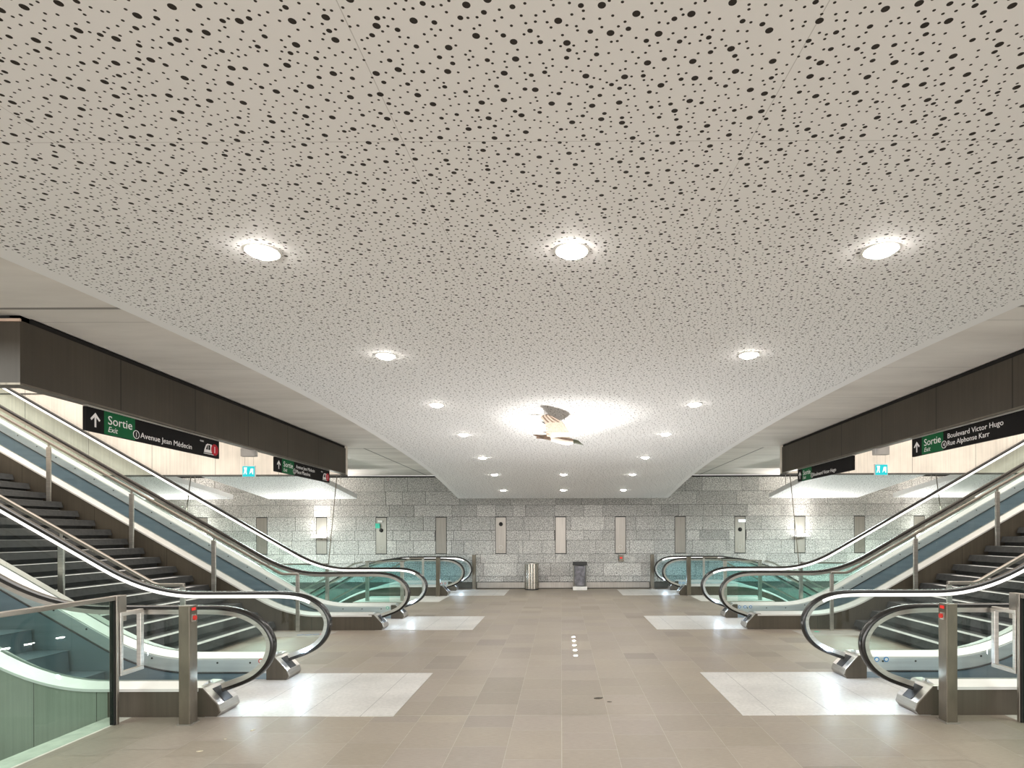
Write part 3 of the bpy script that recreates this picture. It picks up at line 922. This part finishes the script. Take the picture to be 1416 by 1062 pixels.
def ring_mesh(cx, cy, r0, r1, z0, z1, n=24):
    mb = MB(); rings = []
    for r, z in ((r0, z0), (r1, z0), (r1, z1), (r0, z1), (r0, z0)):
        rings.append([(cx + r * math.cos(2 * PI * i / n), cy + r * math.sin(2 * PI * i / n), z) for i in range(n)])
    return mb.loft(rings, caps=False)

def sign(s, y_start, lines, number, tram, label):
    L, H = 1.96, .213
    x = s * 4.25
    root = empty('direction_sign', (x, y_start, 2.523), label, 'sign', 'hanging exit signs', rot=(PI / 2, 0, PI / 2 if s < 0 else -PI / 2))
    MB().box(0, L, 0, H, -.03, .005).build('board', SIGNB, root, bevel=.003)
    MB().box(0, L, H, H + .018, -.028, .012).build('top_rail', STEEL, root)
    for q in (.08, .7, 1.3, 1.88):
        MB().box(q - .012, q + .012, H + .018, .245, -.02, .006).build('hanger', STEEL, root)
    MB().box(.195, .575, 0.001, H - .001, .004, .0065).build('green_field', SIGNG, root)
    # arrow
    ax = .097
    pts = [(-.009, .035), (.009, .035), (.009, .125), (.042, .092), (.055, .105), (0, .165), (-.055, .105), (-.042, .092), (-.009, .125)]
    MB().prism([(ax + p[0], p[1] + .008) for p in pts], 2, .004, .0065).build('arrow', SIGNW, root)
    text('Sortie', .115, .235, .098, SIGNW, root, width=.295)
    text('Exit', .072, .235, .028, SIGNW, root, width=.115, italic=True)
    cx, cy = .59, .062
    MB().cyl((cx, cy, .004), .037, .0028, n=24).build('number_disc', SIGNB, root)
    ring_mesh(cx, cy, .036, .042, .005, .008).build('number_ring', SIGNW, root)
    text(number, .066, cx, cy - .023, SIGNW, root, align='CENTER')
    if len(lines) == 1:
        text(lines[0][0], .080, .645, .040, SIGNW, root, width=lines[0][1])
    else:
        text(lines[0][0], .078, .645, .120, SIGNW, root, width=lines[0][1])
        text(lines[1][0], .078, .645, .040, SIGNW, root, width=lines[1][1])
    if tram:
        text('tram', .036, 1.585, .158, SIGNW, root)
        # tram pictogram: sloped nose, window, skirt line
        MB().prism([(1.66, .045), (1.672, .085), (1.70, .135), (1.725, .150), (1.81, .150), (1.81, .045)], 2, .004, .0065).build('tram_body', SIGNW, root)
        MB().prism([(1.695, .080), (1.715, .125), (1.732, .138), (1.732, .080)], 2, .0065, .0075).prism([(1.742, .080), (1.742, .138), (1.775, .138), (1.775, .080)], 2, .0065, .0075).build('tram_window', SIGNB, root)
        MB().box(1.655, 1.85, .028, .036, .004, .0065).build('tram_track', SIGNW, root)
        MB().cyl((1.865, .095, .004), .068, .005, n=28).build('line_disc', SIGNR, root)
        text('1', .11, 1.862, .057, SIGNW, root, z=.0095, align='CENTER')
    return root
sign(-1, 5.045, [('Avenue Jean Médecin', .79)], '1', True, 'black and green Sortie sign reading Avenue Jean Médecin, larger on the left')
sign(-1, 8.385, [('Avenue Jean Médecin', .68), ('Place Masséna', .50)], '2', True, 'smaller Sortie sign reading Avenue Jean Médecin, Place Masséna, farther on the left')
sign(1, 7.00, [('Boulevard Victor Hugo', .80), ('Rue Alphonse Karr', .62)], '4', False, 'Sortie sign reading Boulevard Victor Hugo, Rue Alphonse Karr, nearer on the right')
sign(1, 10.38, [('Boulevard Victor Hugo', .80)], '3', False, 'Sortie sign reading only Boulevard Victor Hugo, farther on the right')

for s in (-1, 1):
    w = SIDE[s]
    x, y = s * 4.34, 7.85
    e = empty('exit_sign', (x, y, 2.45), 'small cyan emergency exit sign hanging under the %s fascia' % w, 'exit sign', 'cyan emergency exit signs')
    keep(MB().box(x - .1, x + .1, y - .04, y + .04, 2.665, 2.78).build('junction_box', GREYBOX, bevel=.006), e)
    for q in (-.06, .06):
        keep(MB().tube([(x + q, y, 2.54), (x + q, y, 2.67)], .003, 6).build('hanger_wire', STEEL), e)
    keep(MB().box(x - .088, x + .088, y - .012, y + .012, 2.385, 2.54).build('frame', WHITEP), e)
    keep(MB().box(x - .082, x + .082, y - .016, y - .011, 2.39, 2.53).build('lit_face', CYAN), e)
    mb = MB()
    # running figure in front of an open doorway, and the arrow
    mb.prism([(x + .012, 2.42), (x + .03, 2.50), (x + .065, 2.50), (x + .065, 2.42), (x + .055, 2.42), (x + .04, 2.455)], 1, y - .018, y - .0155)
    mb.prism([(x - .065, 2.515), (x - .02, 2.515), (x - .028, 2.46), (x - .022, 2.42), (x - .035, 2.42), (x - .045, 2.46), (x - .058, 2.42), (x - .07, 2.42), (x - .055, 2.47)], 1, y - .018, y - .0155)
    keep(mb.build('running_pictogram', EXITW), e)

# thin slanted stay rods by the rafts
for s in (-1, 1):
    w = SIDE[s]
    tag(MB().tube([(s * 5.12, 13.0, ZC), (s * 5.47, 13.0, -.3)], .010, 8).build('stay_rod', POSTM), 'thin slanted steel rod in front of the %s floodlight nearest the hall' % w, 'rod', 'slanted rods by the rafts')
    tag(MB().tube([(s * 8.43, 13.0, ZC), (s * 8.85, 13.0, 0)], .010, 8).build('stay_rod', POSTM), 'thin slanted steel rod behind the %s escalator glass, farther out' % w, 'rod', 'slanted rods by the rafts')

# ------------------------------------------------------------------ the hanging bird, lit from the floor
def bird():
    by = 7.25
    root = empty('hanging_bird', (-.05, by, 2.80), 'life-size bird with one wing raised, hanging on a wire under the canopy', 'bird')
    mb = MB()
    # x, centre z, half height, half width
    S = [(-.405, 2.850, .004, .012), (-.36, 2.842, .013, .035), (-.31, 2.832, .017, .03), (-.25, 2.824, .025, .03), (-.18, 2.812, .038, .042), (-.09, 2.795, .050, .058),
         (-.01, 2.775, .052, .062), (.05, 2.766, .044, .052), (.10, 2.765, .030, .034), (.135, 2.764, .026, .027), (.165, 2.755, .025, .025), (.19, 2.742, .016, .016), (.205, 2.732, .008, .011), (.232, 2.718, .003, .008)]
    n = 14; rings = []
    for x, z, h, wd in S:
        rings.append([(x, by + wd * math.cos(2 * PI * i / n), z + h * math.sin(2 * PI * i / n)) for i in range(n)])
    def mi(k, i):
        a = math.sin(2 * PI * (i + .5) / n)
        if k >= 8: return 2
        if k <= 3: return 3
        return 0 if a < -.15 else (1 if a < .35 else 3)
    mb.loft(rings, mis=mi)
    # wings: a row of coverts from root to wrist, then separate flight feathers
    for sd, lift in ((-1, 1.0), (1, .9)):
        def P(x, t, dz=0):      # t = 0 at the shoulder, 1 at the tip
            return (x, by + sd * (.03 + .50 * t ** .9), 2.80 + .20 * lift * math.sin(t * 1.45) + dz)
        rows_ = [(-.185, .065, 0), (-.20, .045, .2), (-.215, .0, .4), (-.225, -.045, .58)]
        rings = []
        for xa, xb, t in rows_:
            xs = [xa + (xb - xa) * q / 5 for q in range(6)]
            up = [P(x, t, .008 * math.sin(PI * (q + .2) / 5.4) + .004) for q, x in enumerate(xs)]
            dn = [P(x, t, -.004) for x in reversed(xs)]
            rings.append(up + dn)
        mb.loft(rings, mis=lambda k, i: 4 if k > 0 else 0)
        for q in range(7):      # primaries
            x0 = -.225 + .18 * q / 6
            x1 = -.275 + .10 * q / 6
            t1 = .80 + .20 * math.sin(PI * (q + 1.5) / 9)
            w0, w1 = .019, .010
            a = [P(x0 - w0, .55), P(x0 + w0, .55), P(x1 + w1 + .01, .5 * (.55 + t1) + .12), P(x1 + w1 * .3, t1), P(x1 - w1, t1 - .03), P(x1 - w1 - .012, .5 * (.55 + t1) + .05)]
            n_ = len(a)
            mb.add([(p[0], p[1], p[2] + .003) for p in a] + [(p[0], p[1], p[2] - .003) for p in a],
                   [tuple(range(n_)), tuple(range(2 * n_ - 1, n_ - 1, -1))] + [(i, (i + 1) % n_, n_ + (i + 1) % n_, n_ + i) for i in range(n_)], 1 if q % 2 else 4)
        for q in range(6):      # secondaries along the trailing edge
            t = .05 + .1 * q
            a = [P(-.17, t), P(-.17, t + .1), P(-.235 - .02 * (q / 5), t + .08), P(-.23 - .02 * (q / 5), t + .02)]
            mb.add([(p[0], p[1], p[2] + .002) for p in a] + [(p[0], p[1], p[2] - .004) for p in a], [(0, 1, 2, 3), (7, 6, 5, 4), (0, 1, 5, 4), (1, 2, 6, 5), (2, 3, 7, 6), (3, 0, 4, 7)], 4)
    # trailing feet tucked under the tail
    mb.tube([(-.20, by - .02, 2.79), (-.30, by - .02, 2.805), (-.365, by - .02, 2.812)], [.012, .008, .012], 8, 3)
    b = mb.build('body', [FEATH_W, FEATH_B, FEATH_G, FEATH_B, FEATH_T], smooth=False)
    keep(b, root)
    keep(MB().tube([(-.01, by, 2.81), (-.01, by, sprof(by) + .003)], .003, 6).build('suspension_wire', STEEL), root)
bird()

sp_y = [7.46, 7.81, 8.16, 8.49, 8.80]
pos_w = ['nearest the camera', 'second from the camera', 'middle one', 'fourth from the camera', 'farthest from the camera']
for y, pw in zip(sp_y, pos_w):
    d = empty('floor_spotlight', (.13, y, 0), 'tiny bright floor spotlight in the central row of five, ' + pw, 'floor light', 'five floor spotlights under the bird')
    keep(MB().cyl((.13, y, 0), .035, .003, n=18).build('bezel', STEEL), d)
    keep(MB().cyl((.13, y, .003), .022, .002, n=18).build('lens', SPOTE), d)
lamp('SPOT', 'bird_spot', (.13, 7.46, .03), 270, col=(1, .97, .93), rot=(PI + .08, -.02, 0), size=.02, spot=math.radians(42), blend=1)
lamp('SPOT', 'bird_spot', (.13, 8.16, .03), 240, col=(1, .97, .93), rot=(PI + .13, -.06, 0), size=.02, spot=math.radians(36), blend=1)
lamp('SPOT', 'bird_spot', (.13, 8.80, .03), 110, col=(1, .97, .93), rot=(PI + .14, -.08, 0), size=.02, spot=math.radians(30), blend=1)

lamp('AREA', 'canopy_fill', (.13, 8.15, .02), 56, col=(1, .985, .96), rot=(PI, 0, 0), size=.06, size_y=1.4)  # added upward wash that lifts the canopy, wider than the spots' beams

# ------------------------------------------------------------------ scraps on the floor
def leaf(x, y, sz, rot, label, mat, nm, cat):
    pts = [(-1, 0), (-.4, .32), (.2, .38), (.55, .1), (1, .25), (.7, -.15), (.1, -.35), (-.5, -.25)]
    c, sn = math.cos(rot), math.sin(rot)
    mb = MB().prism([(sz * (c * a - sn * b), sz * (sn * a + c * b)) for a, b in pts], 2, .0005, .003 + .1 * sz)
    o = mb.build(nm, mat); o.location = (x, y, 0)
    tag(o, label, cat)
def atpx(px, py):
    y = 1.6 * 790 / (py - 737.5)
    return ((px - 776) / 790 * y - .055, y)
leaf(*atpx(349, 1009), .022, 1.0, 'pale dry leaf on the floor, near the left landing plate', LEAFM, 'leaf', 'leaf')
leaf(*atpx(275, 1038), .022, .3, 'pale dry leaf on the floor, lowest of the three at left', LEAFM, 'leaf', 'leaf')
leaf(*atpx(311, 1021), .010, .3, 'tiny leaf scrap between two larger leaves at lower left', LEAFM, 'leaf', 'leaf')
leaf(*atpx(827, 966), .045, .15, 'dark crumpled scrap on the middle of the floor', STAIN, 'scrap', 'scrap')
leaf(*atpx(842, 971), .022, -.3, 'small dark scrap beside the larger one on the floor', STAIN, 'scrap', 'scrap')

# round pictogram decals on the floor at the foot of the stairs
DEC = [(415, 877, 'b', 'round blue floor decal by the left stairs, first from the left of four'), (426, 877, 'b', 'round blue floor decal by the left stairs, second from the left of four'),
       (437, 876.5, 'b', 'round blue floor decal by the left stairs, third from the left of four'), (447, 876, 'r', 'round red floor decal by the left stairs, last of four'),
       (1129, 874.5, 'g', 'small round green floor decal by the right stairs')]
DECB = plain('faded_blue_decal', (.16, .22, .33), .5)
for px, py, c, lab in DEC:
    x, y = atpx(px, py)
    d = empty('floor_decal', (x, y, 0), lab, 'decal', 'floor decals by the left stairs' if c != 'g' else None)
    r = .055 if c != 'g' else .042
    m = {'b': DECB, 'r': REDP, 'g': GREENP}[c]
    keep(MB().cyl((x, y, 0), r, .0022, n=20).build('disc', m), d)
    if c != 'g':
        keep(MB().box(x - r * .55, x + r * .55, y - r * .12, y + r * .12, .0022, .003).build('bar', WHITEP), d)
for s in (-1, 1):
    keep(MB().box(*sorted((s * 3.72, s * 4.75)), 8.88, 9.36, 0, .0012).build('tactile_strip', plain('pale_strip', (.36, .35, .32), .5)), STAIRS[s])

# ------------------------------------------------------------------ light from the stairwells, added fill over the pits
for s in (-1, 1):
    lamp('AREA', 'stairwell_light', (s * 8.6, 7.8, 7.6), 520, col=(1, .955, .90), size=9.0, size_y=5.6)
    lamp('AREA', 'pit_fill', (s * 7.5, 13.2, 2.2), 330, col=(.86, 1, .95), size=3.0, size_y=2.2)  # added green-tinted fill hung above the far pit
    lamp('AREA', 'near_pit_fill', (s * 5.6, 3.2, 3.1), 70, col=(.97, 1, .97), size=2.4, size_y=1.6)  # added lamp under the soffit, brightens the near pit's panels
# added fill panel behind the camera, angled up to brighten the canopy
lamp('AREA', 'rear_fill', (0, -5.5, 1.5), 620, col=(1, .975, .945), rot=(PI / 2 + .30, 0, 0), size=9, size_y=2.6)

wd = bpy.data.worlds.new('world'); scn.world = wd; wd.use_nodes = True
wd.node_tree.nodes['Background'].inputs[0].default_value = (1, .97, .93, 1)
wd.node_tree.nodes['Background'].inputs[1].default_value = .9

# ------------------------------------------------------------------ camera
cam = bpy.data.cameras.new('camera'); co = bpy.data.objects.new('camera', cam); COL.objects.link(co)
cam.sensor_width = 36; cam.lens = 790 * 36 / 1416
cam.shift_x = (708 - 776) / 1416; cam.shift_y = (737.5 - 531) / 1416
cam.clip_start = .02; cam.clip_end = 200
co.location = (-.055, 0, 1.6)
co.rotation_euler = (Matrix.Rotation(PI / 2, 3, 'X') @ Matrix.Rotation(math.radians(-.15), 3, 'Z')).to_euler()
scn.camera = co

scn.view_settings.view_transform = 'Standard'
scn.view_settings.look = 'None'
scn.view_settings.gamma = 1
scn.view_settings.use_curve_mapping = False
scn.view_settings.exposure = 0.37
cy = scn.cycles
cy.use_denoising = True
cy.max_bounces = 8; cy.diffuse_bounces = 4; cy.glossy_bounces = 4; cy.transparent_max_bounces = 40; cy.transmission_bounces = 4
cy.sample_clamp_indirect = 4.0
cy.use_light_tree = True
cy.caustics_reflective = False; cy.caustics_refractive = False
